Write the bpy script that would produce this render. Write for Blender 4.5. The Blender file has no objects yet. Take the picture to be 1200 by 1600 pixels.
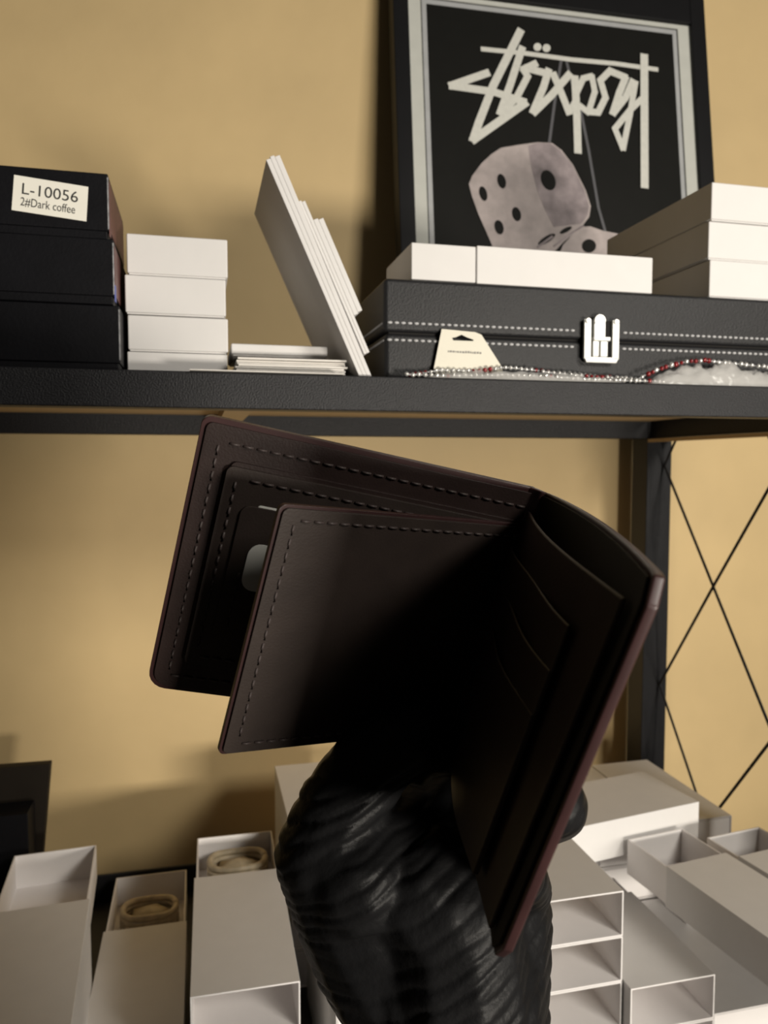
import bpy, bmesh, math, random
from mathutils import Vector as V, Matrix, noise
random.seed(7)
SC = bpy.context.scene
COL = SC.collection
Z0 = 1.45                                   # camera height above the floor (m)

# ------------------------------------------------------------------ camera
YAW, PIT, FPX = math.radians(13.5), math.radians(-3.58), 1200.0
FW = V((math.sin(YAW)*math.cos(PIT), math.cos(YAW)*math.cos(PIT), math.sin(PIT)))
RT = V((math.cos(YAW), -math.sin(YAW), 0))
UP = RT.cross(FW)
CAM = V((0, 0, Z0))
cd = bpy.data.cameras.new('camera'); co = bpy.data.objects.new('camera', cd); COL.objects.link(co)
co.matrix_world = Matrix(((RT.x, UP.x, -FW.x, 0), (RT.y, UP.y, -FW.y, 0), (RT.z, UP.z, -FW.z, Z0), (0, 0, 0, 1)))
cd.sensor_fit = 'HORIZONTAL'; cd.sensor_width = 36; cd.lens = 36; cd.clip_start = 0.01
cd.dof.use_dof = True; cd.dof.focus_distance = 0.29; cd.dof.aperture_fstop = 26
SC.camera = co

# ------------------------------------------------------------------ world, lights, exposure
w = bpy.data.worlds.new('room_ambient'); SC.world = w; w.use_nodes = True
w.node_tree.nodes['Background'].inputs[0].default_value = (1.0, 0.90, 0.76, 1)
w.node_tree.nodes['Background'].inputs[1].default_value = 0.025
def area(name, loc, target, size, power, col):
    l = bpy.data.lights.new(name, 'AREA'); l.shape = 'RECTANGLE'; l.size, l.size_y = size
    l.energy = power; l.color = col
    o = bpy.data.objects.new(name, l); COL.objects.link(o); o.location = V(loc)+V((0, 0, Z0))
    d = V(target)-V(loc); o.rotation_euler = d.to_track_quat('-Z', 'Y').to_euler()
    return o
area('counter_lamp', (0.55, -0.60, -0.27), (0.2, 0.8, 0.0), (0.30, 0.12), 15.5, (1.0, 0.925, 0.81))
area('ceiling_lamp', (1.0, -0.85, 0.62), (0.2, 0.6, -0.2), (0.40, 0.40), 18, (1.0, 0.94, 0.84))
SC.view_settings.view_transform = 'Standard'; SC.view_settings.look = 'None'
SC.view_settings.gamma = 1; SC.view_settings.use_curve_mapping = False
SC.view_settings.exposure = -0.14

# ------------------------------------------------------------------ helpers
def ray(x, y): return FW + RT*((x-600)/FPX) - UP*((y-800)/FPX)
def onY(x, y, v): d = ray(x, y); return d*(v/d.y)
def onZ(x, y, v): d = ray(x, y); return d*(v/d.z)
def onX(x, y, v): d = ray(x, y); return d*(v/d.x)
def onT(x, y, t): return ray(x, y)*t
def cam3(x, y, z): return RT*x - UP*y + FW*z          # camera axes (right, down, depth) to world
def hit(x, y, P, n): d = ray(x, y); return d*(P.dot(n)/d.dot(n))

def lin(c):
    return tuple((v/12.92 if v <= .04045 else ((v+.055)/1.055)**2.4) for v in c)
def mat(name, col, rough=.5, metal=0, nscale=60, namt=.06, bump=0, bscale=200, spec=.5, coat=0, sheen=0):
    m = bpy.data.materials.new(name); m.use_nodes = True; nt = m.node_tree; b = nt.nodes['Principled BSDF']
    b.inputs['Roughness'].default_value = rough; b.inputs['Metallic'].default_value = metal
    b.inputs['Specular IOR Level'].default_value = spec
    b.inputs['Coat Weight'].default_value = coat
    tc = nt.nodes.new('ShaderNodeTexCoord')
    nz = nt.nodes.new('ShaderNodeTexNoise'); nz.inputs['Scale'].default_value = nscale; nz.inputs['Detail'].default_value = 4
    nt.links.new(tc.outputs['Object'], nz.inputs['Vector'])
    r = nt.nodes.new('ShaderNodeValToRGB')
    r.color_ramp.elements[0].position = .3; r.color_ramp.elements[1].position = .7
    r.color_ramp.elements[0].color = (*[max(0, c*(1-namt)) for c in col], 1)
    r.color_ramp.elements[1].color = (*[min(1, c*(1+namt)) for c in col], 1)
    nt.links.new(nz.outputs['Fac'], r.inputs[0]); nt.links.new(r.outputs[0], b.inputs['Base Color'])
    if bump:
        n2 = nt.nodes.new('ShaderNodeTexNoise'); n2.inputs['Scale'].default_value = bscale; n2.inputs['Detail'].default_value = 5
        nt.links.new(tc.outputs['Object'], n2.inputs['Vector'])
        bp = nt.nodes.new('ShaderNodeBump'); bp.inputs['Strength'].default_value = bump; bp.inputs['Distance'].default_value = .002
        nt.links.new(n2.outputs['Fac'], bp.inputs['Height']); nt.links.new(bp.outputs['Normal'], b.inputs['Normal'])
    return m
M = {}
M['wall'] = mat('tan_plaster', (.64, .475, .24), .62, nscale=5, namt=.10, bump=.25, bscale=35)
M['floor'] = mat('grey_floor', (.16, .14, .12), .6)
M['steel'] = mat('black_powder_steel', (.013, .013, .015), .45, spec=.3, bump=.35, bscale=900)
M['board'] = mat('black_board', (.02, .02, .021), .5, bump=.2, bscale=500)
M['mdf'] = mat('raw_mdf', (.42, .30, .16), .7)
M['white'] = mat('white_card', (.68, .665, .655), .55, namt=.015, bump=.03, bscale=600)
M['inner'] = mat('white_card_inside', (.84, .81, .80), .6, namt=.01)
M['paper'] = mat('paper', (.74, .71, .67), .6, namt=.03)
M['blackbox'] = mat('black_card', (.005, .005, .0065), .5, spec=.16, namt=.12, bump=.08, bscale=500)
M['redprint'] = mat('red_print', (.13, .06, .055), .5, namt=.3, nscale=40)
M['blueprint'] = mat('blue_print', (.10, .12, .36), .5, namt=.3, nscale=40)
M['worn'] = mat('worn_edge', (.25, .25, .26), .5, namt=.5, nscale=300)
M['ink'] = mat('black_ink', (.02, .02, .02), .6)
M['greyink'] = mat('grey_ink', (.25, .24, .22), .6)
M['sticker'] = mat('sticker', (.82, .80, .72), .5, namt=.02)
M['pu'] = mat('black_leatherette', (.014, .014, .0155), .48, spec=.32, bump=.25, bscale=700)
M['thread'] = mat('grey_thread', (.45, .45, .46), .6)
M['chrome'] = mat('polished_nickel', (.90, .90, .86), .28, metal=.25, namt=.02)
M['bead'] = mat('silver_bead', (.75, .74, .72), .16, metal=.6, namt=.05)
M['redbead'] = mat('red_bead', (.20, .010, .012), .15, coat=.5)
M['tag'] = mat('cream_tag', (.70, .67, .57), .6, namt=.02)
M['frame'] = mat('black_frame', (.007, .007, .008), .5, spec=.2)
M['matboard'] = mat('mat_board', (.56, .57, .53), .6, namt=.03)
M['line'] = mat('grey_line', (.42, .43, .44), .5)
M['art'] = mat('black_print', (.008, .008, .007), .55, spec=.15)
M['letter'] = mat('off_white_print', (.66, .66, .61), .6, nscale=200, namt=.05)
M['dieA'] = mat('die_light_print', (.46, .40, .39), .6, nscale=60, namt=.16)
M['dieB'] = mat('die_mauve_print', (.32, .27, .28), .6, nscale=45, namt=.40)
M['string'] = mat('string_print', (.10, .10, .11), .6)
M['leather'] = mat('dark_brown_leather', (.022, .013, .0115), .46, spec=.3, nscale=90, namt=.15, bump=.07, bscale=1400)
M['leather2'] = mat('brown_grey_leather', (.028, .020, .017), .5, spec=.3, nscale=90, namt=.12, bump=.07, bscale=1400)
M['edge'] = mat('burgundy_edge_paint', (.034, .0145, .0145), .36, spec=.4, namt=.2)
M['lining'] = mat('black_lining', (.008, .007, .0065), .7, spec=.2)
M['wthread'] = mat('brown_thread', (.050, .038, .036), .5, spec=.3)
M['card'] = mat('white_insert', (.62, .62, .58), .5, namt=.02)
M['glove'] = mat('black_nitrile', (.0075, .0075, .008), .45, spec=.09, namt=.2, bump=.12, bscale=500)
M['gift'] = mat('dark_brown_card', (.018, .014, .010), .6, spec=.15)
M['beige'] = mat('pale_cord', (.50, .42, .29), .5, nscale=150, namt=.2)
M['teal'] = mat('teal_plastic', (.05, .14, .17), .3)
def film():
    m = bpy.data.materials.new('clear_film'); m.use_nodes = True; nt = m.node_tree
    b = nt.nodes['Principled BSDF']; b.inputs['Base Color'].default_value = (.75, .74, .72, 1); b.inputs['Roughness'].default_value = .18
    nz = nt.nodes.new('ShaderNodeTexNoise'); nz.inputs['Scale'].default_value = 120
    tc = nt.nodes.new('ShaderNodeTexCoord'); nt.links.new(tc.outputs['Object'], nz.inputs['Vector'])
    bp = nt.nodes.new('ShaderNodeBump'); bp.inputs['Strength'].default_value = .6; bp.inputs['Distance'].default_value = .002
    nt.links.new(nz.outputs['Fac'], bp.inputs['Height']); nt.links.new(bp.outputs['Normal'], b.inputs['Normal'])
    t = nt.nodes.new('ShaderNodeBsdfTransparent'); mx = nt.nodes.new('ShaderNodeMixShader'); mx.inputs[0].default_value = .42
    nt.links.new(t.outputs[0], mx.inputs[1]); nt.links.new(b.outputs[0], mx.inputs[2])
    nt.links.new(mx.outputs[0], nt.nodes['Material Output'].inputs[0])
    return m
M['film'] = film()

def root(name, loc, label, cat, group=None):
    o = bpy.data.objects.new(name, None); COL.objects.link(o); o.empty_display_size = .02
    o.location = V(loc)+V((0, 0, Z0)); o['label'] = label; o['category'] = cat
    if group: o['group'] = group
    return o
def tag(o, label, cat, group=None, kind=None):
    o['label'] = label; o['category'] = cat
    if group: o['group'] = group
    if kind: o['kind'] = kind
    return o
def base_of(o):
    p = V((0, 0, 0))
    while o is not None: p = p+o.location; o = o.parent
    return p
def link(name, me, m, parent=None, bevel=0, smooth=False, loc=None):
    """me holds camera-centred coordinates (z up); the object is put at loc or its parent's place"""
    o = bpy.data.objects.new(name, me); COL.objects.link(o)
    if parent is not None:
        off = V((0, 0, Z0))-base_of(parent); o.parent = parent
        me.transform(Matrix.Translation(off))
    else:
        if loc is None:
            xs = [v.co for v in me.vertices]
            lo = [min(c[i] for c in xs) for i in range(3)]; hi = [max(c[i] for c in xs) for i in range(3)]
            loc = V(((lo[0]+hi[0])/2, (lo[1]+hi[1])/2, lo[2]))
        me.transform(Matrix.Translation(-V(loc))); o.location = V(loc)+V((0, 0, Z0))
    me.materials.append(M[m])
    if smooth: me.shade_smooth()
    if bevel:
        b = o.modifiers.new('bevel', 'BEVEL'); b.width = bevel; b.segments = 2; b.limit_method = 'ANGLE'
        me.shade_smooth(); e = o.modifiers.new('wn', 'WEIGHTED_NORMAL'); e.keep_sharp = True
    return o
class MB:
    def __init__(s, mtx=None): s.v = []; s.f = []; s.m = mtx or Matrix()
    def quadbox(s, p):                       # 8 corners, 0-3 bottom ccw, 4-7 top
        n = len(s.v); s.v += [s.m @ V(q) for q in p]
        s.f += [tuple(n+i for i in q) for q in ((0, 3, 2, 1), (4, 5, 6, 7), (0, 1, 5, 4), (1, 2, 6, 5), (2, 3, 7, 6), (3, 0, 4, 7))]
        return s
    def box(s, x0, x1, y0, y1, z0, z1):
        return s.quadbox(((x0, y0, z0), (x1, y0, z0), (x1, y1, z0), (x0, y1, z0), (x0, y0, z1), (x1, y0, z1), (x1, y1, z1), (x0, y1, z1)))
    def rod(s, a, b, r, seg=8, r2=None):
        a, b = V(a), V(b); d = (b-a).normalized(); t = V((0, 0, 1)) if abs(d.z) < .9 else V((1, 0, 0))
        e1 = d.cross(t).normalized(); e2 = d.cross(e1); n = len(s.v); r2 = r if r2 is None else r2
        for p, rr in ((a, r), (b, r2)):
            for i in range(seg):
                th = 2*math.pi*i/seg; s.v.append(s.m @ (p+e1*(rr*math.cos(th))+e2*(rr*math.sin(th))))
        for i in range(seg): s.f.append((n+i, n+(i+1) % seg, n+seg+(i+1) % seg, n+seg+i))
        s.f.append(tuple(n+i for i in range(seg))[::-1]); s.f.append(tuple(n+seg+i for i in range(seg)))
        return s
    def tube(s, pts, r, seg=8):
        pts = [V(p) for p in pts]; n = len(s.v); N = len(pts)
        for k, p in enumerate(pts):
            d = (pts[min(k+1, N-1)]-pts[max(k-1, 0)]).normalized(); t = V((0, 0, 1)) if abs(d.z) < .9 else V((1, 0, 0))
            e1 = d.cross(t).normalized(); e2 = d.cross(e1)
            for i in range(seg):
                th = 2*math.pi*i/seg; s.v.append(s.m @ (p+e1*(r*math.cos(th))+e2*(r*math.sin(th))))
        for k in range(N-1):
            for i in range(seg):
                a = n+k*seg; s.f.append((a+i, a+(i+1) % seg, a+seg+(i+1) % seg, a+seg+i))
        s.f.append(tuple(n+i for i in range(seg))[::-1]); s.f.append(tuple(n+(N-1)*seg+i for i in range(seg)))
        return s
    def ball(s, c, r, ico=[]):
        if not ico:
            b = bmesh.new(); bmesh.ops.create_icosphere(b, subdivisions=1, radius=1)
            ico.append(([v.co.copy() for v in b.verts], [tuple(v.index for v in f.verts) for f in b.faces])); b.free()
        n = len(s.v); c = V(c); sc = V(r) if hasattr(r, '__len__') else V((r, r, r))
        s.v += [s.m @ (c+V((p.x*sc.x, p.y*sc.y, p.z*sc.z))) for p in ico[0][0]]
        s.f += [tuple(n+i for i in f) for f in ico[0][1]]
        return s
    def mesh(s, name):
        me = bpy.data.meshes.new(name); me.from_pydata([tuple(v) for v in s.v], [], s.f); me.update(); return me
    def build(s, name, m, parent=None, **k): return link(name, s.mesh(name), m, parent, **k)

def plate_mesh(name, loops, fn, n0, n1):
    """flat plate with holes: 2D loops, fn(a, b, n) -> point"""
    bm = bmesh.new(); es = []; lv = []
    for lp in loops:
        vs = [bm.verts.new((a, b, 0)) for a, b in lp]; lv.append(vs)
        es += [bm.edges.new((vs[i], vs[(i+1) % len(vs)])) for i in range(len(vs))]
    bm.verts.index_update()
    bmesh.ops.triangle_fill(bm, use_beauty=True, use_dissolve=False, edges=es)
    bm.verts.index_update()
    tri = [tuple(v.index for v in f.verts) for f in bm.faces]; co2 = [v.co.copy() for v in bm.verts]; N = len(co2)
    loopi = [[v.index for v in vs] for vs in lv]; bm.free()
    verts = [fn(c.x, c.y, n0) for c in co2]+[fn(c.x, c.y, n1) for c in co2]
    faces = [t[::-1] for t in tri]+[tuple(i+N for i in t) for t in tri]
    for li in loopi:
        for i in range(len(li)):
            a, b = li[i], li[(i+1) % len(li)]; faces.append((a, b, b+N, a+N))
    me = bpy.data.meshes.new(name); me.from_pydata([tuple(v) for v in verts], [], faces)
    b2 = bmesh.new(); b2.from_mesh(me); bmesh.ops.recalc_face_normals(b2, faces=b2.faces); b2.to_mesh(me); b2.free(); me.update()
    return me
def rrect(x0, x1, y0, y1, r, corners=(1, 1, 1, 1), seg=5):
    out = []
    cs = [(1, 1, 0, corners[0], x1, y1), (-1, 1, 90, corners[1], x0, y1), (-1, -1, 180, corners[2], x0, y0), (1, -1, 270, corners[3], x1, y0)]
    r_ = r
    for sx, sy, a0, on, kx, ky in cs:
        if not on: out.append((kx, ky)); continue
        r = r_*on; cx, cy = kx-sx*r, ky-sy*r
        for i in range(seg+1):
            a = math.radians(a0+90*i/seg); out.append((cx+r*math.cos(a), cy+r*math.sin(a)))
    return out
def text_mesh(txt, fn, width=None):
    """text laid into the unit box: fn(a, b) with a along, b up in cap heights"""
    c = bpy.data.curves.new('t', 'FONT'); c.body = txt; c.size = 1; c.resolution_u = 4
    o = bpy.data.objects.new('t', c); COL.objects.link(o)
    me = bpy.data.meshes.new_from_object(o.evaluated_get(bpy.context.evaluated_depsgraph_get()))
    bpy.data.objects.remove(o); xs = [v.co.x for v in me.vertices]; x0, x1 = min(xs), max(xs)
    for v in me.vertices: v.co = fn((v.co.x-x0)/(x1-x0), v.co.y/.69)
    return me

# ------------------------------------------------------------------ room
def struct(name, mb, m):
    o = mb.build(name, m); o['kind'] = 'structure'; return o
WALL = 0.915
struct('wall_back', MB().box(-2.2, 2.6, WALL, WALL+.1, -Z0, 1.35), 'wall')
struct('floor', MB().box(-2.2, 2.6, -2.2, WALL, -Z0-.05, -Z0), 'floor')

# ------------------------------------------------------------------ shelving unit
S1, S2 = .058, -.470                        # surfaces of the two shelves in view
XL, XR, YF, YB = -.62, .57, .50, .845
su = root('shelving_unit', ((XL+XR)/2, .67, -Z0), 'black metal shelving unit with thin wire lattice across its side', 'shelf')
for x in (XL, XR-.034):
    for y in (YF, YB):
        MB().box(x, x+.034, y, y+.034, -Z0, S1-.0005).build('post', 'steel', su, bevel=.0015)
for s in (S1, S2, -1.15):
    MB().box(XL, XR, YF, YF+.004, s-.023, s).box(XL, XR, YF+.004, YF+.02, s-.023, s-.020).build('front_beam', 'steel', su, bevel=.001)
    MB().box(XL+.034, XR-.034, YB, YB+.004, s-.027, s+.030).box(XL+.034, XR-.034, YB+.004, YB+.022, s-.027, s-.023).build('rear_beam', 'steel', su, bevel=.001)
    for x in (XL+.002, XR-.030):
        MB().box(x, x+.028, YF+.034, YB, s-.027, s-.004).build('side_beam', 'steel', su, bevel=.001)
    bd = MB().box(XL+.034, XR-.034, YF+.0045, YB-.001, s-.004, s-.0002).build('shelf_board', 'board', su)
    MB().box(XL+.036, XR-.036, YF+.022, YB-.002, s-.0062, s-.0042).build('board_underside', 'mdf', bd)
    for x in (-.24, .02):
        MB().box(x, x+.022, YF+.022, YB-.002, s-.016, s-.0064).build('cross_bar', 'mdf', su)
    MB().box(XR-.034, XR-.031, YF+.04, YB, s-.0315, s-.0275).build('side_strip', 'mdf', su)
# wire lattice in the side plane
ya, yb, XW = .842, YF+.034, XR-.012
ym, pz = (ya+yb)/2, .137
def wire(y0, z0, y1, z1):
    MB().rod((XW, y0, z0), (XW, y1, z1), .0016, 6).build('lattice_wire', 'steel', su)
yk = .744
for k in range(-1, 4):
    zt = -.002-.274*k
    wire(ya, zt, yk, zt-.135); wire(yk, zt-.135, 2*yk-ya, zt-.274+.004)
    wire(2*yk-ya, zt, yk, zt-.135); wire(yk, zt-.135, ya, zt-.274)
    wire(2*yk-ya, zt, yb, zt-.135); wire(yb, zt-.135, 2*yk-ya, zt-.274)

# ------------------------------------------------------------------ white drawer boxes
def drawer_box(x, yf, ztop, label, group, W=.075, L=.155, H=.036, yaw=0, tray_out=0, tray=True, tray_len=None, name='drawer_box'):
    """x = centre, yf = front of the sleeve, sleeve open at both ends, tray pushed out at the back"""
    Mx = Matrix.Translation((x, yf, ztop-H)) @ Matrix.Rotation(yaw, 4, 'Z')
    r = root(name, (x, yf, ztop-H), label, 'box', group)
    t = .0012; h = W/2
    sl = MB(Mx); q = []
    # the tube: outer and inner rings at front and back
    ring = lambda y, i, bow=0: [(-h+i, y, i), (h-i, y, i), (h-i+bow, y, H-i), (-h+i-bow, y, H-i)]
    b = 0
    rings = [ring(0, 0), ring(L, 0), ring(L, t), ring(0, t)]
    for rg in rings: sl.v += [Mx @ V(p) for p in rg]
    for k in range(4):
        for i in range(4):
            a, c = k*4, ((k+1) % 4)*4; j = (i+1) % 4
            sl.f.append((a+i, a+j, c+j, c+i)[::-1])
    so = sl.build('sleeve', 'white', r, bevel=.0004); so.data.materials.append(M['inner'])
    for i in range(8, 16): so.data.polygons[i].material_index = 1
    if tray:
        y1 = L-.001+tray_out; y0 = y1-(tray_len or L-.002); g = t+.0005; hh = H-.0022; tr = MB(Mx); a = h-g
        tr.box(-a, a, y0, y1, g, g+t)
        tr.box(-a, a, y0, y0+t, g+t, hh); tr.box(-a, a, y1-t, y1, g+t, hh)
        tr.box(-a, -a+t, y0+t, y1-t, g+t, hh); tr.box(a-t, a, y0+t, y1-t, g+t, hh)
        tr.build('tray', 'inner', r)
    return r
H = .036
G1 = 'white drawer boxes on the lower shelf'
def column(x, yf, n, labels, **k):
    for i in range(n):
        kk = dict(k)
        if i < n-1: kk['tray_out'] = min(k.get('tray_out', 0), .02)
        drawer_box(x, yf, S2+H*(i+1)-.0003*(n-1-i), labels[i] if isinstance(labels, (list, tuple)) else labels, G1, **kk)
def below(s, n=2): return ['white box %s the stack under %s' % (('lowest in', 'second from below in', 'third from below in')[i], s) for i in range(n)]
column(-.2135, .505, 3, below('the box at the left picture edge')+['white drawer box cut off by the left picture edge, tray pulled out'], yaw=.07, tray_out=.095)
column(-.131+.008, .503, 3, below('the empty-tray box at left')+['white drawer box with an empty tray pulled out, below the dark gift box'], yaw=.055, tray_out=.100)
drawer_box(-.0555, .575, S2+H, 'low white drawer box with a pale bracelet in its tray, leftmost of two', G1, tray_out=.100)
column(.026, .517, 3, below('the box left of the glove')+['white drawer box left of the glove with a bracelet in its tray'], yaw=-.012, tray_out=.078)
column(.1235, .500, 3, below('the box behind the wrist')+['white drawer box behind the wrist, its dark side facing the gap'], L=.15)
column(.112, .662, 4, below('the box behind the thumb', 3)+['white box on top of the stack right behind the thumb'])
column(.1965, .503, 4, below('the sleeve behind the wallet', 3)+['white sleeve mostly hidden behind the lower wallet corner'], L=.14, tray=False, W=.0735)
column(.274, .510, 4, ['empty white sleeve lowest in the column right of the wrist', 'third empty white sleeve from the top, right of the wrist', 'second empty white sleeve from the top, right of the wrist', 'empty white sleeve on top of the column beside the wallet corner'], L=.096, tray=False, W=.0745)
column(.3495, .500, 2, ['white drawer box under the one holding a teal item', 'white drawer box with a teal item in its tray'], W=.0735, L=.120, tray_out=.03, tray_len=.07)
drawer_box(.427, .504, S2+H, 'low white drawer box at the bottom right picture corner', G1)
column(.500, .500, 2, below('the tray at the right edge'), W=.069)
for x, lab in ((.3385, 'the sideways box, left support'), (.4145, 'the sideways box, right support')):
    column(x, .662, 3, below(lab, 3))
column(.4915, .666, 3, below('the far right corner box')+['white box by the lattice behind the two open trays'])
ZT = S2+2*H+.0200
for xa, xb, ya0, yb0, za0, lab in ((.4405, .4490, .612, .652, S2+H+.0004, 'narrow white box propping up the askew drawer box'), (.474, .528, .502, .580, S2+2*H, 'thin white box propping up the tray at the right edge')):
    o = MB().box(xa, xb, ya0, yb0, za0, ZT-.0004).build('thin_carton', 'white', bevel=.0008); tag(o, lab, 'box', 'small white cartons on the lower shelf')
r1 = drawer_box(.433, .411, ZT+H, 'white drawer box set askew on others, empty tray sticking out', G1, W=.065, yaw=.12, tray_out=.054)
r2 = drawer_box(.5045, .411, ZT+H, 'white drawer box with open tray at the right picture edge', G1, W=.065, yaw=.12, tray_out=.040)
r3 = drawer_box(.460, .673, S2+4*H-.0005, 'closed white box lying sideways on the stack below the black post', G1, yaw=math.radians(90+8.5), L=.170, W=.080)
# bracelets in the trays
def bracelet(x, y, z, label, rx=.026, ry=.019):
    rt = root('bracelet', (x, y, z), label, 'bracelet', 'pale bracelets in trays')
    pts = lambda a, b, zz: [(x+a*math.cos(t), y+b*math.sin(t), zz+.001*math.sin(3*t)) for t in [2*math.pi*i/28 for i in range(29)]]
    for k in range(4): MB().tube(pts(rx, ry, z+.0032+.0052*k), .0030, 8).build('coil', 'beige', rt, smooth=True)
    MB().ball((x, y, z+.011), (rx*.85, ry*.82, .009)).build('pad', 'beige', rt, smooth=True)
bracelet(-.0555, .785, S2+.0032, 'pale coiled bracelet in the tray of the low box')
bracelet(.030, .722, S2+2*H+.0032, 'pale coiled bracelet in the tray left of the glove')
tp = MB()
for i in range(3): tp.ball((.338+.012*i, .630+.004*(i % 2), S2+H+.016), (.010, .009, .012))
tag(tp.build('teal_trinket', 'teal', smooth=True), 'dark teal plastic trinket in a white tray', 'trinket')

# dark gift box at the left
gb = root('gift_box', (-.235, .79, S2), 'dark brown gift box standing open at the left picture edge', 'box')
MB().box(-.31, -.163, .768, .800, S2, -.331).build('base', 'blackbox', gb, bevel=.001)
lid = MB().quadbox([(-.32, .803, S2), (-.166, .803, S2), (-.166, .815, S2), (-.32, .815, S2), (-.32, .806, -.297), (-.149, .806, -.299), (-.149, .818, -.299), (-.32, .818, -.297)]).build('lid', 'gift', gb, bevel=.001)

# ------------------------------------------------------------------ upper shelf: black wallet boxes
GB = 'black wallet boxes on the upper shelf'
labs = ['lowest black wallet box in the stack on the upper shelf', 'middle black wallet box in the stack, red and blue side print', 'topmost black wallet box with a white printed sticker']
for i, (xr, dy) in enumerate(((-.0465, .505), (-.0490, .503), (-.0515, .505))):
    z = S1+.0395*i; xl = xr-.125; r = root('wallet_box', ((xl+xr)/2, dy+.045, z), labs[i], 'box', GB)
    MB().box(xl+.001, xr-.001, dy+.0012, dy+.094, z, z+.020).build('base', 'blackbox', r, bevel=.0008)
    l = MB().box(xl, xr, dy, dy+.095, z+.004+(.001 if i else 0), z+.0392).build('lid', 'blackbox', r, bevel=.0008)
    if i: 
        MB().box(xr, xr+.0004, dy+.004, dy+.092, z+.006, z+.036).build('side_print', 'redprint', l)
        MB().box(xr, xr+.0006, dy+.0012, dy+.006, z+.002, z+.012).build('print_corner', 'blueprint' if i == 1 else 'redprint', l)
    MB().box(xr-.0006, xr+.0002, dy-.0003, dy+.0006, z+.006, z+.037).build('worn_edge', 'worn', l)
    if i == 2:
        Yp = dy-.0004; c = [onY(*p, Yp) for p in ((22, 273), (138, 292), (135, 346), (18, 328))]
        st = MB().quadbox([c[3]+V((0, .0003, 0)), c[2]+V((0, .0003, 0)), c[2], c[3], c[0]+V((0, .0003, 0)), c[1]+V((0, .0003, 0)), c[1], c[0]])
        st = st.build('sticker', 'sticker', r)
        def at(a, b): return c[0].lerp(c[1], a).lerp(c[3].lerp(c[2], a), b)+V((0, -.0002, 0))
        link('lettering', text_mesh('L-10056', lambda a, b: at(.12+.75*a, .50-.31*b)), 'ink', st)
        link('lettering', text_mesh('2#Dark coffee', lambda a, b: at(.11+.73*a, .83-.235*b)), 'ink', st)

# white box stack behind them
GW = 'white boxes on the upper shelf'
def closed_box(x0, x1, y0, y1, z0, z1, label, seam=None, name='gift_carton'):
    r = root(name, ((x0+x1)/2, (y0+y1)/2, z0), label, 'box', GW)
    if seam is None:
        MB().box(x0, x1, y0, y1, z0+.0008, z1).build('sleeve', 'white', r, bevel=.0009)
        MB().box(x0+.0012, x1-.0012, y0+.0012, y1-.0012, z0, z0+.0012).build('tray', 'white', r)
    else:
        MB().box(seam, x1, y0, y1, z0, z1).build('sleeve', 'white', r, bevel=.0009)
        MB().box(x0, seam-.0004, y0+.0008, y1-.0008, z0+.0006, z1-.0008).build('tray', 'white', r, bevel=.0008)
    return r
zz = [S1, .0738, .0975, .123, .1495]
wl = ['thin white box lowest in the stack behind the black boxes', 'second white box from below in the stack behind the black boxes', 'second white box from the top beside the black boxes', 'topmost white box in the stack beside the black boxes']
for i in range(4):
    dx = (-.0006, 0, -.0012, .0003)[i]
    closed_box(-.044+dx, .020+dx, .530+.001*(i % 2), .68, zz[i], zz[i+1]-.0006, wl[i])
closed_box(.0222, .088, .535, .60, .0735, .0815, 'flat white box lying on the paper pile before the wall')
# paper pile
nsh = 8
for i in range(nsh):
    z = S1+.0015*i; a = random.uniform(-.012, .012); ox = random.uniform(-.001, .002); oy = random.uniform(0, .004)
    Mx = Matrix.Translation((.0625+ox, .565+oy, z)) @ Matrix.Rotation(a, 4, 'Z')
    o = MB(Mx).box(-.038, .034, -.052, .05, 0, .0011).build('card_sheet', 'paper')
    tag(o, ('lowest sheet of' if i == 0 else 'topmost sheet of' if i == nsh-1 else 'thin paper sheet inside')+' the flat pile beside the leaning cards', 'paper', 'paper pile on the upper shelf')
tag(MB(Matrix.Rotation(.01, 4, 'Z')).box(.0, .098, .4965, .5095, S1+.0003, S1+.0009).build('paper_strip', 'paper'), 'long narrow white paper strip along the front shelf edge', 'paper')

# leaning cards
Lx = V((-.060, 0, .1345)).normalized(); Nx = V((Lx.z, 0, -Lx.x))
def lean(off, th, s0, s1, y0, y1, label):
    p = V((.1045, 0, S1+.0003))
    # lowest corner of a slab must stay on the shelf
    mb = MB(); c = []
    for s in (s0, s1):
        for n, y in ((off, y0), (off+th, y0), (off+th, y1), (off, y1)): c.append(p+Lx*s+Nx*n+V((0, y, 0)))
    mb.quadbox(c)
    if s0 == 0:
        for i in range(4): mb.v[i].z = S1+.0002; mb.v[i].x += 0
    tag(mb.build('packaging_card', 'white', bevel=.0003), label, 'card', 'white cards leaning on the upper shelf')
LL = .148
for i, (th, s0, s1, lab) in enumerate((
        (.0030, 0, LL, 'tall leaning white card, leftmost with the dark face'), (.0030, 0, LL+.001, 'tall leaning white card, second from the left'),
        (.0034, 0, LL, 'tall leaning white card, third from the left'), (.0018, .012, .118, 'shorter leaning white card, fourth from the left'),
        (.0022, .012, .117, 'shorter leaning white card, fifth from the left'), (.0032, .038, .104, 'short leaning white card, second from the right'),
        (.0034, .039, .103, 'short leaning white card, outermost at the right'))):
    off = sum((.0030, .0030, .0034, .0018, .0022, .0032)[:i])+.00005*i
    lean(off, th, s0, s1, .506+(.0 if i < 3 else .002), .615, lab)

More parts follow.
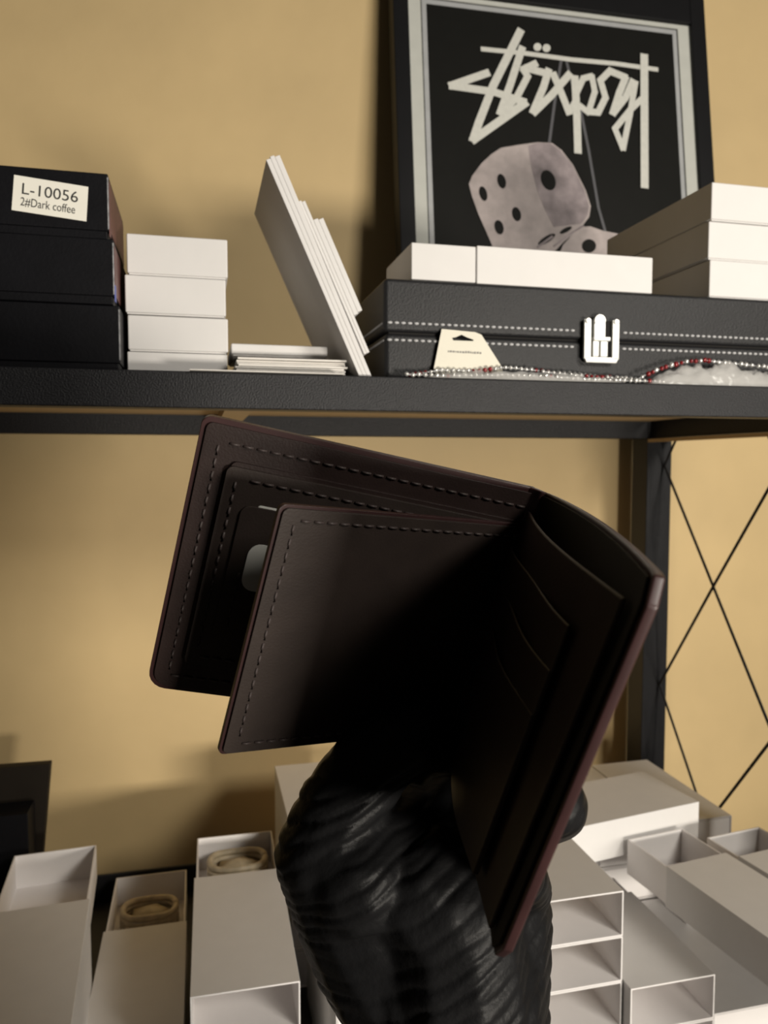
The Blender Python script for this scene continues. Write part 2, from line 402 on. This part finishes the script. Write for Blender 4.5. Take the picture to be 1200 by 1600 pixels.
# ------------------------------------------------------------------ leatherette case
cs = root('watch_case', (.32, .60, S1), 'black stitched leatherette case with a bright metal clasp', 'case')
x0, x1, y0, y1 = .124, .520, .516, .700
MB().box(x0+.001, x1-.001, y0+.001, y1-.001, S1, .0895).build('base', 'pu', cs, bevel=.003)
MB().box(x0, x1, y0, y1, .0905, .1265).build('lid', 'pu', cs, bevel=.003)
MB().box(x0+.004, x1-.004, y0+.003, y1-.003, .0893, .0907).build('seam', 'lining', cs)
for z in (.0965, .0850):
    st = MB(); x = x0+.004; yy = y0-(.0001 if z > .09 else -.0009)
    while x < x1-.004:
        if not (.268 < x < .303): st.ball((x, yy, z), (.0021, .0008, .0011))
        x += .0047
    y = y0+.006
    while y < y1-.004:
        st.ball((x0-(0 if z > .09 else -.001), y, z), (.0008, .0021, .0011)); y += .0047
    st.build('stitching', 'thread', cs, smooth=True)['kind'] = 'stuff'
cx0, cx1, cy = .2715, .2995, y0-.002
cl = MB().box(cx0, cx1, cy, cy+.002, .0770, .1040).build('clasp', 'lining', cs, bevel=.0004)
def clasp_part(nm, mb): mb.build(nm, 'chrome', cl, bevel=.0005)
clasp_part('clasp_rail', MB().box(cx0, cx0+.0055, cy-.0025, cy, .0760, .1045))
clasp_part('clasp_rail', MB().box(cx1-.0055, cx1, cy-.0025, cy, .0760, .1045))
clasp_part('clasp_foot', MB().quadbox([(cx0+.002, cy-.0025, .0735), (cx1-.002, cy-.0025, .0735), (cx1-.002, cy, .0735), (cx0+.002, cy, .0735), (cx0, cy-.0025, .0775), (cx1, cy-.0025, .0775), (cx1, cy, .0775), (cx0, cy, .0775)]))
clasp_part('clasp_tongue', MB().box(cx0+.0075, cx0+.0165, cy-.0030, cy, .0915, .1015))
clasp_part('clasp_bar', MB().box(cx0+.0068, cx0+.0200, cy-.0042, cy-.0002, .0890, .0918))
clasp_part('clasp_leg', MB().box(cx0+.0068, cx0+.0115, cy-.0030, cy, .0778, .0888))
clasp_part('clasp_leg', MB().box(cx0+.0128, cx0+.0185, cy-.0030, cy, .0778, .0888))
kn = MB().rod((cx0+.012, cy-.0034, .1035), (cx0+.012, cy, .1035), .0046, 14); clasp_part('clasp_knob', kn)
for x in (cx0+.0027, cx1-.0027): clasp_part('rivet', MB().rod((x, cy-.0036, .1030), (x, cy-.0020, .1030), .0022, 10))

# white boxes on the case
closed_box(.1445, .331, .520, .595, .1270, .1535, 'long white drawer box lying across the black case', seam=.192)
lab3 = ['lowest of three white boxes stacked on the case at right', 'middle of three white boxes stacked on the case at right', 'topmost of three white boxes stacked on the case at right']
for i in range(3):
    closed_box(.3800-.001*(i == 1), .455, .5205+.001*(i == 1), .675, .1270+.0288*i, .1270+.0288*(i+1)-.0006, lab3[i])

# ------------------------------------------------------------------ framed print
k = .31/.29
TL = V((.245, .821, .491))*k; wy, tl, rl = -.028, .13, -.003
ax = V((math.cos(wy), math.sin(wy), 0)); nn = V((-math.sin(wy), math.cos(wy), 0))
dn = -V((0, 0, math.cos(tl)))-nn*math.sin(tl)
AX = ax*math.cos(rl)+dn*math.sin(rl); DN = dn*math.cos(rl)-ax*math.sin(rl); NO = AX.cross(DN)
if NO.y > 0: NO = -NO                        # faces the camera
def pf(a, b, n): return TL+AX*a+DN*b+NO*n    # metres right, down, proud
def pl(px, py):
    h = hit(px, py, TL, NO)-TL; return h.dot(AX), h.dot(DN)
sl, sr, st_ = pl(615, 100)[0], pl(1103, 130)[0], pl(1096, 3)[1]
DB = (TL.z-S1)/(-DN.z)-.0022                 # bottom edge on the shelf
pr = root('framed_print', pf((sl+sr)/2, DB, -.01), 'black framed print of dice under brushed lettering, leaning at the wall', 'picture')
ml, mr, mt = pl(641, 150)[0], pl(1080, 120)[0], pl(850, 13)[1]
fr = lambda a0, a1, b0, b1, n0, n1: MB().quadbox([pf(a0, b1, n0), pf(a1, b1, n0), pf(a1, b1, n1), pf(a0, b1, n1), pf(a0, b0, n0), pf(a1, b0, n0), pf(a1, b0, n1), pf(a0, b0, n1)])
mb_ = DB-(ml-sl)
fr(sl, ml, st_, DB, -.018, .006).build('frame_rail', 'frame', pr, bevel=.001)
fr(mr, sr, st_, DB, -.018, .006).build('frame_rail', 'frame', pr, bevel=.001)
fr(ml, mr, st_, mt, -.018, .006).build('frame_rail', 'frame', pr, bevel=.001)
fr(ml, mr, mb_, DB, -.018, .006).build('frame_rail', 'frame', pr, bevel=.001)
fr(sl+.004, sr-.004, st_+.004, DB-.004, -.016, -.0012).build('backing', 'frame', pr)
i1 = .012; AB = mb_-(mt*-1)-.0
def ring(name, o, i, n0, n1, m):
    me = plate_mesh(name, [[(o[0], o[2]), (o[1], o[2]), (o[1], o[3]), (o[0], o[3])], [(i[0], i[2]), (i[1], i[2]), (i[1], i[3]), (i[0], i[3])]], pf, n0, n1)
    return link(name, me, m, pr)
W_ = .31; AB = mb_-.03
gl = lambda g: (-g, W_+g, -g, AB+g)
ring('mat_board', (ml, mr, mt, mb_), gl(.0085), -.001, .0008, 'matboard')
ring('inner_line', gl(.0070), gl(.0015), -.001, .0002, 'line')
art = fr(-.0095, W_+.0095, -.0095, AB+.0095, -.0012, -.0004).build('print_sheet', 'art', pr)
def art_poly(name, pts, m, n): 
    link(name, plate_mesh(name, [[pl(*p) for p in pts]], pf, n-.0003, n), m, art)
def strokes(name, lines, m, n):
    mb = MB(); cnt = 0
    for pts, wd in lines:
        q = [V((*pl(*p), 0)) for p in pts]; hw = wd*.42*W_/383
        for i in range(len(q)-1):
            a, b = q[i], q[i+1]; d = (b-a).normalized(); e = V((-d.y, d.x, 0))*hw; a = a-d*hw*.55; b = b+d*hw*.55; cnt += 1; nz = n+.00001*cnt
            c4 = [a-e, b-e, b+e, a+e]
            mb.quadbox([pf(c.x, c.y, nz-.0004) for c in c4]+[pf(c.x, c.y, nz) for c in c4])
    me = mb.mesh(name); b2 = bmesh.new(); b2.from_mesh(me); bmesh.ops.recalc_face_normals(b2, faces=b2.faces); b2.to_mesh(me); b2.free()
    link(name, me, m, art)
cz = lambda *p: [(660+x/3, 20+y/3) for x, y in p]
dz = lambda *p: [(700+x/4, 200+y/4) for x, y in p]
# dice
art_poly('die_print', dz((690, 800), (720, 730), (800, 640), (840, 618), (890, 615), (960, 640), (1080, 665), (1087, 700), (1085, 800)), 'dieA', .0001)
art_poly('die_print', dz((300, 800), (265, 710), (190, 540), (150, 430), (130, 350), (150, 300), (210, 220), (270, 165), (330, 125), (450, 105), (560, 90), (650, 95), (710, 140), (780, 230), (860, 390), (892, 490), (882, 555), (840, 612), (720, 715), (640, 800)), 'dieA', .0004)
art_poly('die_side_print', dz((500, 112), (560, 95), (640, 98), (700, 140), (775, 235), (850, 390), (880, 490), (870, 550), (830, 600), (660, 620), (600, 500), (560, 400), (520, 250)), 'dieB', .0006)
def ell(cx, cy, rx, ry, t=0):
    t = math.radians(t); return dz(*[(cx+rx*math.cos(a)*math.cos(t)-ry*math.sin(a)*math.sin(t), cy+rx*math.cos(a)*math.sin(t)+ry*math.sin(a)*math.cos(t)) for a in [2*math.pi*i/18 for i in range(18)]])
for e in ((219, 412, 24, 47, -15), (334, 334, 26, 47, -15), (427, 540, 27, 45, -15), (318, 622, 28, 46, -15), (625, 328, 44, 66, -22), (735, 640, 42, 14, -28), (615, 698, 62, 20, -32), (880, 738, 44, 42, 0)):
    art_poly('pip_print', ell(*e), 'art', .0008)
strokes('die_fold_print', [(dz((660, 740), (760, 665), (845, 612)), 3), (dz((560, 745), (650, 680)), 4)], 'dieB', .0009)
strokes('string_print', [(cz((650, 225), (625, 380), (595, 605)), 5), (cz((672, 215), (700, 330), (742, 460), (778, 640))+dz((940, 500), (980, 640)), 5)], 'string', .0003)
# lettering
strokes('lettering_print', [
    (cz((278, 172), (480, 192), (700, 222), (900, 240), (1098, 268)), 8),
    (cz((305, 284), (132, 344), (330, 372), (478, 420)), 13), (cz((482, 424), (236, 598), (262, 520), (330, 345), (458, 88)), 14),
    (cz((466, 168), (410, 340), (362, 474)), 13), (cz((372, 468), (440, 400), (492, 300), (470, 268), (530, 240)), 12),
    (cz((485, 262), (572, 284)), 13), (cz((590, 272), (566, 350), (516, 468)), 13), (cz((520, 470), (600, 392), (688, 290)), 13),
    (cz((612, 290), (650, 380), (686, 472)), 13), (cz((690, 462), (722, 400)), 10), (cz((712, 306), (722, 480), (727, 652)), 14),
    (cz((720, 380), (752, 310), (792, 300), (806, 372), (776, 470), (738, 440)), 11),
    (cz((778, 466), (822, 470), (856, 400), (832, 320), (880, 272)), 12), (cz((876, 276), (950, 306), (920, 380), (890, 474)), 13),
    (cz((892, 474), (950, 400), (984, 322)), 12), (cz((996, 328), (970, 480), (938, 640), (900, 546), (968, 462), (1022, 410)), 11),
    (cz((1037, 206), (1038, 500), (1039, 814)), 15)], 'letter', .0010)
for c in ((538, 163), (580, 168)):
    art_poly('dot_print', cz(*[(c[0]+19*math.cos(a), c[1]+19*math.sin(a)) for a in [2*math.pi*i/12 for i in range(12)]]), 'letter', .0011)

# ------------------------------------------------------------------ tag, beads, bags on the front edge
Yt = .5135
tg = [onY(*p, Yt) for p in ((690, 514), (742, 519), (752, 523), (783, 572), (786, 584), (676, 584))]
hole = [onY(*p, Yt) for p in ((706, 528), (712, 527), (721, 523), (729, 527), (740, 531), (739, 533), (708, 532))]
me = plate_mesh('tag', [[(p.x, p.z) for p in tg], [(p.x, p.z) for p in hole]], lambda a, b, n: V((a, Yt+n-.05*(S1+.03-b)*0, b)), -.0003, .0003)
t_ = tag(link('hang_tag', me, 'tag'), 'cream cardboard hang tag with a hanger hole before the black case', 'tag')
dash = MB(); x = 700.0
while x < 752:
    a = onY(x, 549+(x-700)*.05, Yt-.0005); wv = random.uniform(1.5, 4)
    dash.box(a.x, a.x+wv*.00042, Yt-.0006, Yt-.0003, a.z-.0006*random.uniform(.7, 1.5), a.z+.0006*random.uniform(.7, 1.5)); x += wv+1.0
dash.build('small_print', 'greyink', t_)
def necklace(pts, label, redfn, r=.0019):
    rt = root('bead_necklace', pts[0], label, 'necklace')
    q = []; 
    for i in range(len(pts)-1):
        a, b = V(pts[i]), V(pts[i+1]); n = max(1, round((b-a).length/(2.15*r)))
        q += [a.lerp(b, j/n) for j in range(n)]
    sil, red = MB(), MB()
    for i, p in enumerate(q):
        p = p+V((0, random.uniform(-.0012, .0012), random.uniform(-.0002, .0004)))
        (red if redfn(i) else sil).ball(p, r*random.uniform(.8, 1.12))
    MB().tube(q, .0004, 5).build('cord', 'thread', rt)
    for b, nm, m in ((sil, 'silver_beads', 'bead'), (red, 'red_beads', 'redbead')):
        if b.v: b.build(nm, m, rt, smooth=True)['kind'] = 'stuff'
def E(px, py, y): p = onY(px, py, y); return (p.x, p.y, max(p.z, S1+.0022))
necklace([E(636, 588, .504), E(700, 588, .505), E(760, 586, .506), E(800, 586, .505), E(860, 588, .504), E(920, 596, .504), E(1000, 598, .504), E(1045, 599, .504)], 'silver bead necklace lying along the front shelf edge', lambda i: i % 19 == 7)
necklace([E(640, 586, .509), E(690, 578, .509), E(740, 580, .509), E(790, 574, .510), E(830, 578, .510), E(880, 584, .510), E(930, 588, .510), E(985, 592, .509), E(940, 590, .507), E(840, 580, .508)], 'red and silver bead necklace lying before the hang tag', lambda i: (i//4) % 3 == 0)
necklace([E(994, 594, .505), E(1012, 584, .506), E(1040, 573, .507), E(1072, 565, .508), E(1100, 563, .509), E(1140, 567, .509), E(1175, 571, .508), E(1215, 576, .508), E(1260, 580, .508), E(1225, 588, .506), E(1195, 586, .5055)], 'bead necklace curving over the clear plastic bag', lambda i: 1 < i < 16 and i % 3 != 1, .0021)
def bag(xa, xb, ya_, yb_, hfn, label, name='plastic_bag'):
    nx, ny = 44, 10; vs = []; fs = []
    for j in range(ny+1):
        for i in range(nx+1):
            u, v = i/nx, j/ny; x = xa+(xb-xa)*u; y = ya_+(yb_-ya_)*v
            h = hfn(u)*(math.sin(math.pi*min(max(v, 0), 1))**.6)
            h *= 1+.55*noise.noise(V((x*130, y*260, 3.7)))+.2*noise.noise(V((x*400, y*500, 1.1)))
            vs.append((x, y, S1+.0004+max(0, h)))
    for j in range(ny):
        for i in range(nx): a = j*(nx+1)+i; fs.append((a, a+1, a+nx+2, a+nx+1))
    me = bpy.data.meshes.new(name); me.from_pydata(vs, [], fs)
    tag(link(name, me, 'film', smooth=True), label, 'bag')
bag(.318, .455, .5015, .5145, lambda u: .0155*math.sin(math.pi*min(1, u*1.05))**.7 if u < .95 else .003, 'crumpled clear plastic bag on the front shelf edge at right')
bag(.150, .300, .5015, .5125, lambda u: .006*math.sin(math.pi*u)**.5, 'flat clear plastic bag under the beads by the hang tag')

# ------------------------------------------------------------------ wallet
Hh = .095
vdir = cam3(-.269, .918, .290).normalized()
HT = cam3(.0516, -.0075, .258)              # top of the fold line
Adir = cam3(-.0523, -.0286, .2285)-HT; Adir = (Adir-vdir*Adir.dot(vdir)).normalized()
Cdir = cam3(.0513, .0121, .145)-HT; WC = Cdir.length; Cdir.normalize()
WA = .1115
def panel(o, ud, toward):
    n = ud.cross(vdir).normalized()
    if n.dot(toward) < 0: n = -n
    return lambda u, v, nn: o+ud*u+vdir*v+n*nn
inside = (Adir+Cdir)
PA = panel(HT, Adir, inside); PC = panel(HT, Cdir, inside)
BH = cam3(.1917*.262, .0167*.262, .262); BT = cam3(-.1375*.2107, -.0042*.2107, .2107)
Bdir = BT-BH; Bdir = (Bdir-vdir*Bdir.dot(vdir)); WB = Bdir.length; Bdir.normalize()
PB = panel(BH, Bdir, Cdir)
wa = root('wallet', HT+vdir*Hh, 'dark brown leather bifold wallet held open in the gloved hand', 'wallet')
def slab(name, P, loop, n0, n1, m, parent=wa, bevel=.0005):
    return link(name, plate_mesh(name, [loop], P, n0, n1), m, parent, bevel=bevel)
def stitches(P, a, b, n, parent, step=.0042, m='wthread', r=.00042):
    a, b = V((*a, 0)), V((*b, 0)); L = (b-a).length; d = (b-a)/L; k = int(L/step); mb = MB()
    for i in range(k):
        c = a+d*(step*(i+.5)); p0 = P(*(c-d*step*.36).xy, n); p1 = P(*(c+d*step*.36).xy, n); pm = P(*c.xy, n+.0003)
        mb.tube([p0, pm, p1], r, 6)
    mb.build('stitching', m, parent, smooth=True)['kind'] = 'stuff'
# left cover with its layers
ca = slab('left_cover', PA, rrect(0, WA, 0, Hh, .006, (1, 0, 0, .5)), -.0032, -.0006, 'edge', bevel=.0009)
la = slab('left_lining', PA, rrect(.001, WA-.0016, .0016, Hh-.0016, .005, (1, 0, 0, .4)), -.0006, .0003, 'leather', bevel=.0004)
stitches(PA, (.002, .0068), (WA-.0065, .0068), .0003, la); stitches(PA, (WA-.0062, .0075), (WA-.0062, Hh-.006), .0003, la); stitches(PA, (WA-.0065, Hh-.0062), (.002, Hh-.0062), .0003, la)
l2 = slab('bill_pocket', PA, rrect(.001, WA-.0110, .0118, Hh-.0105, .002, (1, 0, 0, 1)), .0002, .0014, 'leather')
stitches(PA, (.002, .0150), (WA-.014, .0150), .0014, l2); stitches(PA, (WA-.0135, .0150), (WA-.0135, Hh-.013), .0014, l2)
def uvA(px, py, n=.0024):
    nrm = (PA(0, 0, 1)-PA(0, 0, 0)); h = hit(px, py, HT+nrm*n, nrm)-HT; return h.dot(Adir), h.dot(vdir)
def hitB(px, py):
    nrm = (PB(0, 0, 1)-PB(0, 0, 0)); h = hit(px, py, BH, nrm)-BH; return h.dot(Bdir), h.dot(vdir)
ut, vt = uvA(356, 727)
l3 = slab('card_pocket', PA, rrect(.001, ut, vt, Hh-.0125, .002, (1, 0, 0, 1)), .0012, .0026, 'leather2')
stitches(PA, (.002, vt+.0034), (ut-.003, vt+.0034), .0026, l3); stitches(PA, (ut-.0034, vt+.004), (ut-.0034, Hh-.016), .0026, l3); stitches(PA, (ut-.004, Hh-.0158), (.002, Hh-.0158), .0026, l3)
u1, v1 = uvA(368, 785)
l4 = slab('id_window_pocket', PA, rrect(.001, u1-.002, v1, Hh-.022, .003, (1, 0, 0, 1)), .0024, .0034, 'leather2')
stitches(PA, (u1-.006, v1+.022), (u1-.006, Hh-.026), .0034, l4)
cu, cv = uvA(376, 918); cu2, cv2 = uvA(392, 846)
slab('white_card', PA, rrect(cu-.03, max(cu, cu2)+.0002, cv2, cv, .004, (1, 0, 0, 1)), .0032, .0038, 'card', l4, bevel=0)
eu, ev = uvA(404, 789)
slab('white_card', PA, rrect(eu-.03, eu, ev, ev+.0035, .0008, (1, 0, 0, 1)), .0018, .00235+.0004, 'card', l3, bevel=0)
# centre flap
HB = .0830
cb = slab('centre_flap', PB, rrect(0, WB, 0, HB, .0022, (1, 0, 0, 1)), -.0011, .0004, 'edge')
lb = slab('flap_face', PB, rrect(0, WB-.0010, .0008, HB-.0008, .002, (1, 0, 0, 1)), .0004, .0013, 'leather2', bevel=.0004)
stitches(PB, (.004, .0042), (WB-.006, .0042), .0013, lb); stitches(PB, (WB-.0052, .005), (WB-.0052, HB-.004), .0013, lb); stitches(PB, (WB-.006, HB-.0042), (.004, HB-.0042), .0013, lb)
# right cover: bowed cover and bowed inner pocket, bill compartment open between them
def bowed(name, u0, u1, v0, v1, nf, th, m, parent=wa, seg=28, round_far=0, rows=14):
    vs = []; fs = []; cols = seg+1
    for side in (0, 1):
        for j in range(rows+1):
            for i in range(cols):
                f = i/seg; u = u0+(u1-u0)*f; g = j/rows; va, vb = v0(u) if callable(v0) else v0, v1
                v = va+(vb-va)*g
                if round_far and u > u1-round_far:
                    dd = u-(u1-round_far); cut = round_far-math.sqrt(max(0, round_far**2-dd**2)); v = va+cut+(vb-va-2*cut)*g
                vs.append(PC(u, v, nf(u, v)+(0 if side else -th)))
    n = cols*(rows+1)
    for j in range(rows):
        for i in range(seg):
            a = j*cols+i; fs.append((a, a+1, a+cols+1, a+cols)); fs.append((n+a, n+a+cols, n+a+cols+1, n+a+1))
    for i in range(seg): fs.append((i, n+i, n+i+1, i+1)); b = rows*cols+i; fs.append((b, b+1, n+b+1, n+b))
    for j in range(rows): a = j*cols; fs.append((a, a+cols, n+a+cols, n+a)); b = a+seg; fs.append((b, n+b, n+b+cols, b+cols))
    me = bpy.data.meshes.new(name); me.from_pydata([tuple(v) for v in vs], [], fs)
    b2 = bmesh.new(); b2.from_mesh(me); bmesh.ops.recalc_face_normals(b2, faces=b2.faces); b2.to_mesh(me); b2.free()
    return link(name, me, m, parent, bevel=.0006)
out = lambda u, v: -.0078*math.sin(math.pi*min(1, (u/WC)**.72))**.9*(1-.5*v/Hh)
inn = lambda u, v: .0045*math.sin(math.pi*min(1, u/(WC-.008)))*(1-.6*v/Hh)
HC = .0995
bowed('right_cover', 0, WC, 0, HC, lambda u, v: out(u, v)-.0004, .0026, 'edge', round_far=.006)
bowed('cover_lining', .001, WC-.0015, .0012, HC-.0012, lambda u, v: out(u, v)+.0004, .0008, 'lining', round_far=.005)
ip = bowed('right_pocket', .001, WC-.008, .0075, HC-.004, lambda u, v: inn(u, v)+.0012, .0012, 'leather')
for k_, v0 in enumerate((.020, .032, .044)):
    bowed('card_slot', .006, WC-.022, v0, HC-.008, lambda u, v, k_=k_: inn(u, v)+.0026+.0010*k_+.0008*math.sin(u*90+k_), .0009, 'leather', ip)
# spine joining the covers on the outside
sp = MB(); pts = []
n1, n2 = (PA(0, 0, 1)-PA(0, 0, 0)), (PC(0, 0, 1)-PC(0, 0, 0))
sec = []
for i in range(9):
    t = i/8; d = (-(n1*(1-t)+n2*t)).normalized(); p0 = HT+Adir*.003*(1-t)+Cdir*.003*t
    sec.append((p0+d*.0034, p0+d*.0008))
for end in (0, Hh):
    for o_, i_ in sec: sp.v += [o_+vdir*end, i_+vdir*end]
for i in range(8):
    a = 2*i; b = 18+2*i
    sp.f += [(a, a+2, b+2, b), (a+1, b+1, b+3, a+3), (a, a+1, a+3, a+2), (b, b+2, b+3, b+1)]
sp.f += [(0, 18, 19, 1), (16, 17, 35, 34)]
sp.build('spine', 'edge', wa, bevel=.0005)

# ------------------------------------------------------------------ gloved hand
def hand_mesh():
    bm = bmesh.new()
    def ball(p, r):
        bmesh.ops.create_icosphere(bm, subdivisions=2, radius=r, matrix=Matrix.Translation(p))
    def chain(nodes):
        P = [(onT(x, y, t), r) for x, y, t, r in nodes]
        for (a, ra), (b, rb) in zip(P, P[1:]):
            n = max(2, int((b-a).length/.0022))
            for i in range(n+1): f = i/n; ball(a.lerp(b, f), ra+(rb-ra)*f)
    # forearm and wrist, flattened by two parallel chains
    for dx in (-28, 28):
        chain([(760+dx, 2300, .285, .0330), (730+dx, 1950, .272, .0300), (704+dx*.85, 1640, .258, .0290), (700+dx, 1540, .258, .0275)])
    # palm
    chain([(680, 1560, .258, .028), (640, 1440, .262, .026), (632, 1330, .268, .0205)])
    chain([(720, 1540, .260, .027), (700, 1420, .266, .026), (700, 1300, .274, .0200)])
    chain([(745, 1540, .262, .025), (756, 1430, .268, .024), (765, 1340, .274, .0180)])
    # thumb with its ball
    chain([(650, 1540, .262, .0270), (604, 1470, .262, .0265), (550, 1400, .257, .0210), (502, 1335, .250, .0156), (532, 1262, .249, .0146), (583, 1188, .250, .0134), (640, 1152, .248, .0122), (684, 1158, .252, .0100)])
    chain([(600, 1390, .258, .021), (660, 1390, .252, .0220), (705, 1440, .250, .0235), (715, 1540, .250, .0250)])
    chain([(705, 1450, .251, .0230), (726, 1370, .257, .0195)])
    chain([(560, 1370, .248, .0190), (600, 1320, .258, .0170), (640, 1310, .268, .0180)])
    chain([(640, 1250, .284, .0150), (700, 1200, .300, .0150)])
    # fingers closing round the fold from behind
    chain([(640, 1270, .284, .0110), (790, 1110, .298, .0098), (850, 1075, .268, .0092), (862, 1062, .240, .0080)])
    chain([(700, 1270, .288, .0112), (815, 1190, .292, .0100), (858, 1168, .258, .0092), (852, 1160, .226, .0082)])
    chain([(752, 1310, .282, .0108), (842, 1278, .262, .0098), (868, 1264, .228, .0092), (866, 1256, .200, .0086)])
    chain([(775, 1380, .278, .0098), (822, 1390, .262, .0088), (818, 1375, .240, .0080), (800, 1362, .222, .0072)])
    me = bpy.data.meshes.new('glove_raw'); bm.to_mesh(me); bm.free()
    o = bpy.data.objects.new('glove_raw', me); COL.objects.link(o)
    r = o.modifiers.new('r', 'REMESH'); r.mode = 'VOXEL'; r.voxel_size = .0010; r.adaptivity = 0
    s = o.modifiers.new('s', 'SMOOTH'); s.factor = .5; s.iterations = 14
    m2 = bpy.data.meshes.new_from_object(o.evaluated_get(bpy.context.evaluated_depsgraph_get()))
    bpy.data.objects.remove(o)
    # stretched rubber folds running across the ball of the thumb and the wrist
    fold = (RT*.50+(-UP)*.86)
    along = (RT*.86-(-UP)*.50)
    new = []; C0 = onT(690, 1420, .235)
    for v in m2.vertices:
        p = v.co; ys = -p.dot(UP)/p.dot(FW)*FPX+800; xs = p.dot(RT)/p.dot(FW)*FPX+600
        g = p-C0
        warp = .0050*noise.noise(p*30)+.0016*noise.noise(p*95+V((5, 1, 2)))
        c = g.dot(along); ph = g.dot(fold)+3.2*c*c+warp
        a = .55+.6*noise.noise(V((ph*70, c*24, 4.0)))
        k1 = 1 if ys > 1180 else max(.25, (ys-1080)/100)
        s1 = math.sin(math.pi*ph/.0056); s2 = math.sin(math.pi*(ph+.004*noise.noise(p*40))/.0033)
        d = -k1*max(0, a)*(.0013*(1-abs(s1))**1.6+.00035*(1-abs(s2))**2)
        new.append(p+v.normal*(d+.0004))
    for v, q in zip(m2.vertices, new): v.co = q
    return m2
hm = hand_mesh()
gh = link('gloved_hand', hm, 'glove', smooth=True, loc=onT(700, 1900, .27))
tag(gh, 'left hand in a wrinkled black rubber glove holding the wallet from below', 'hand')
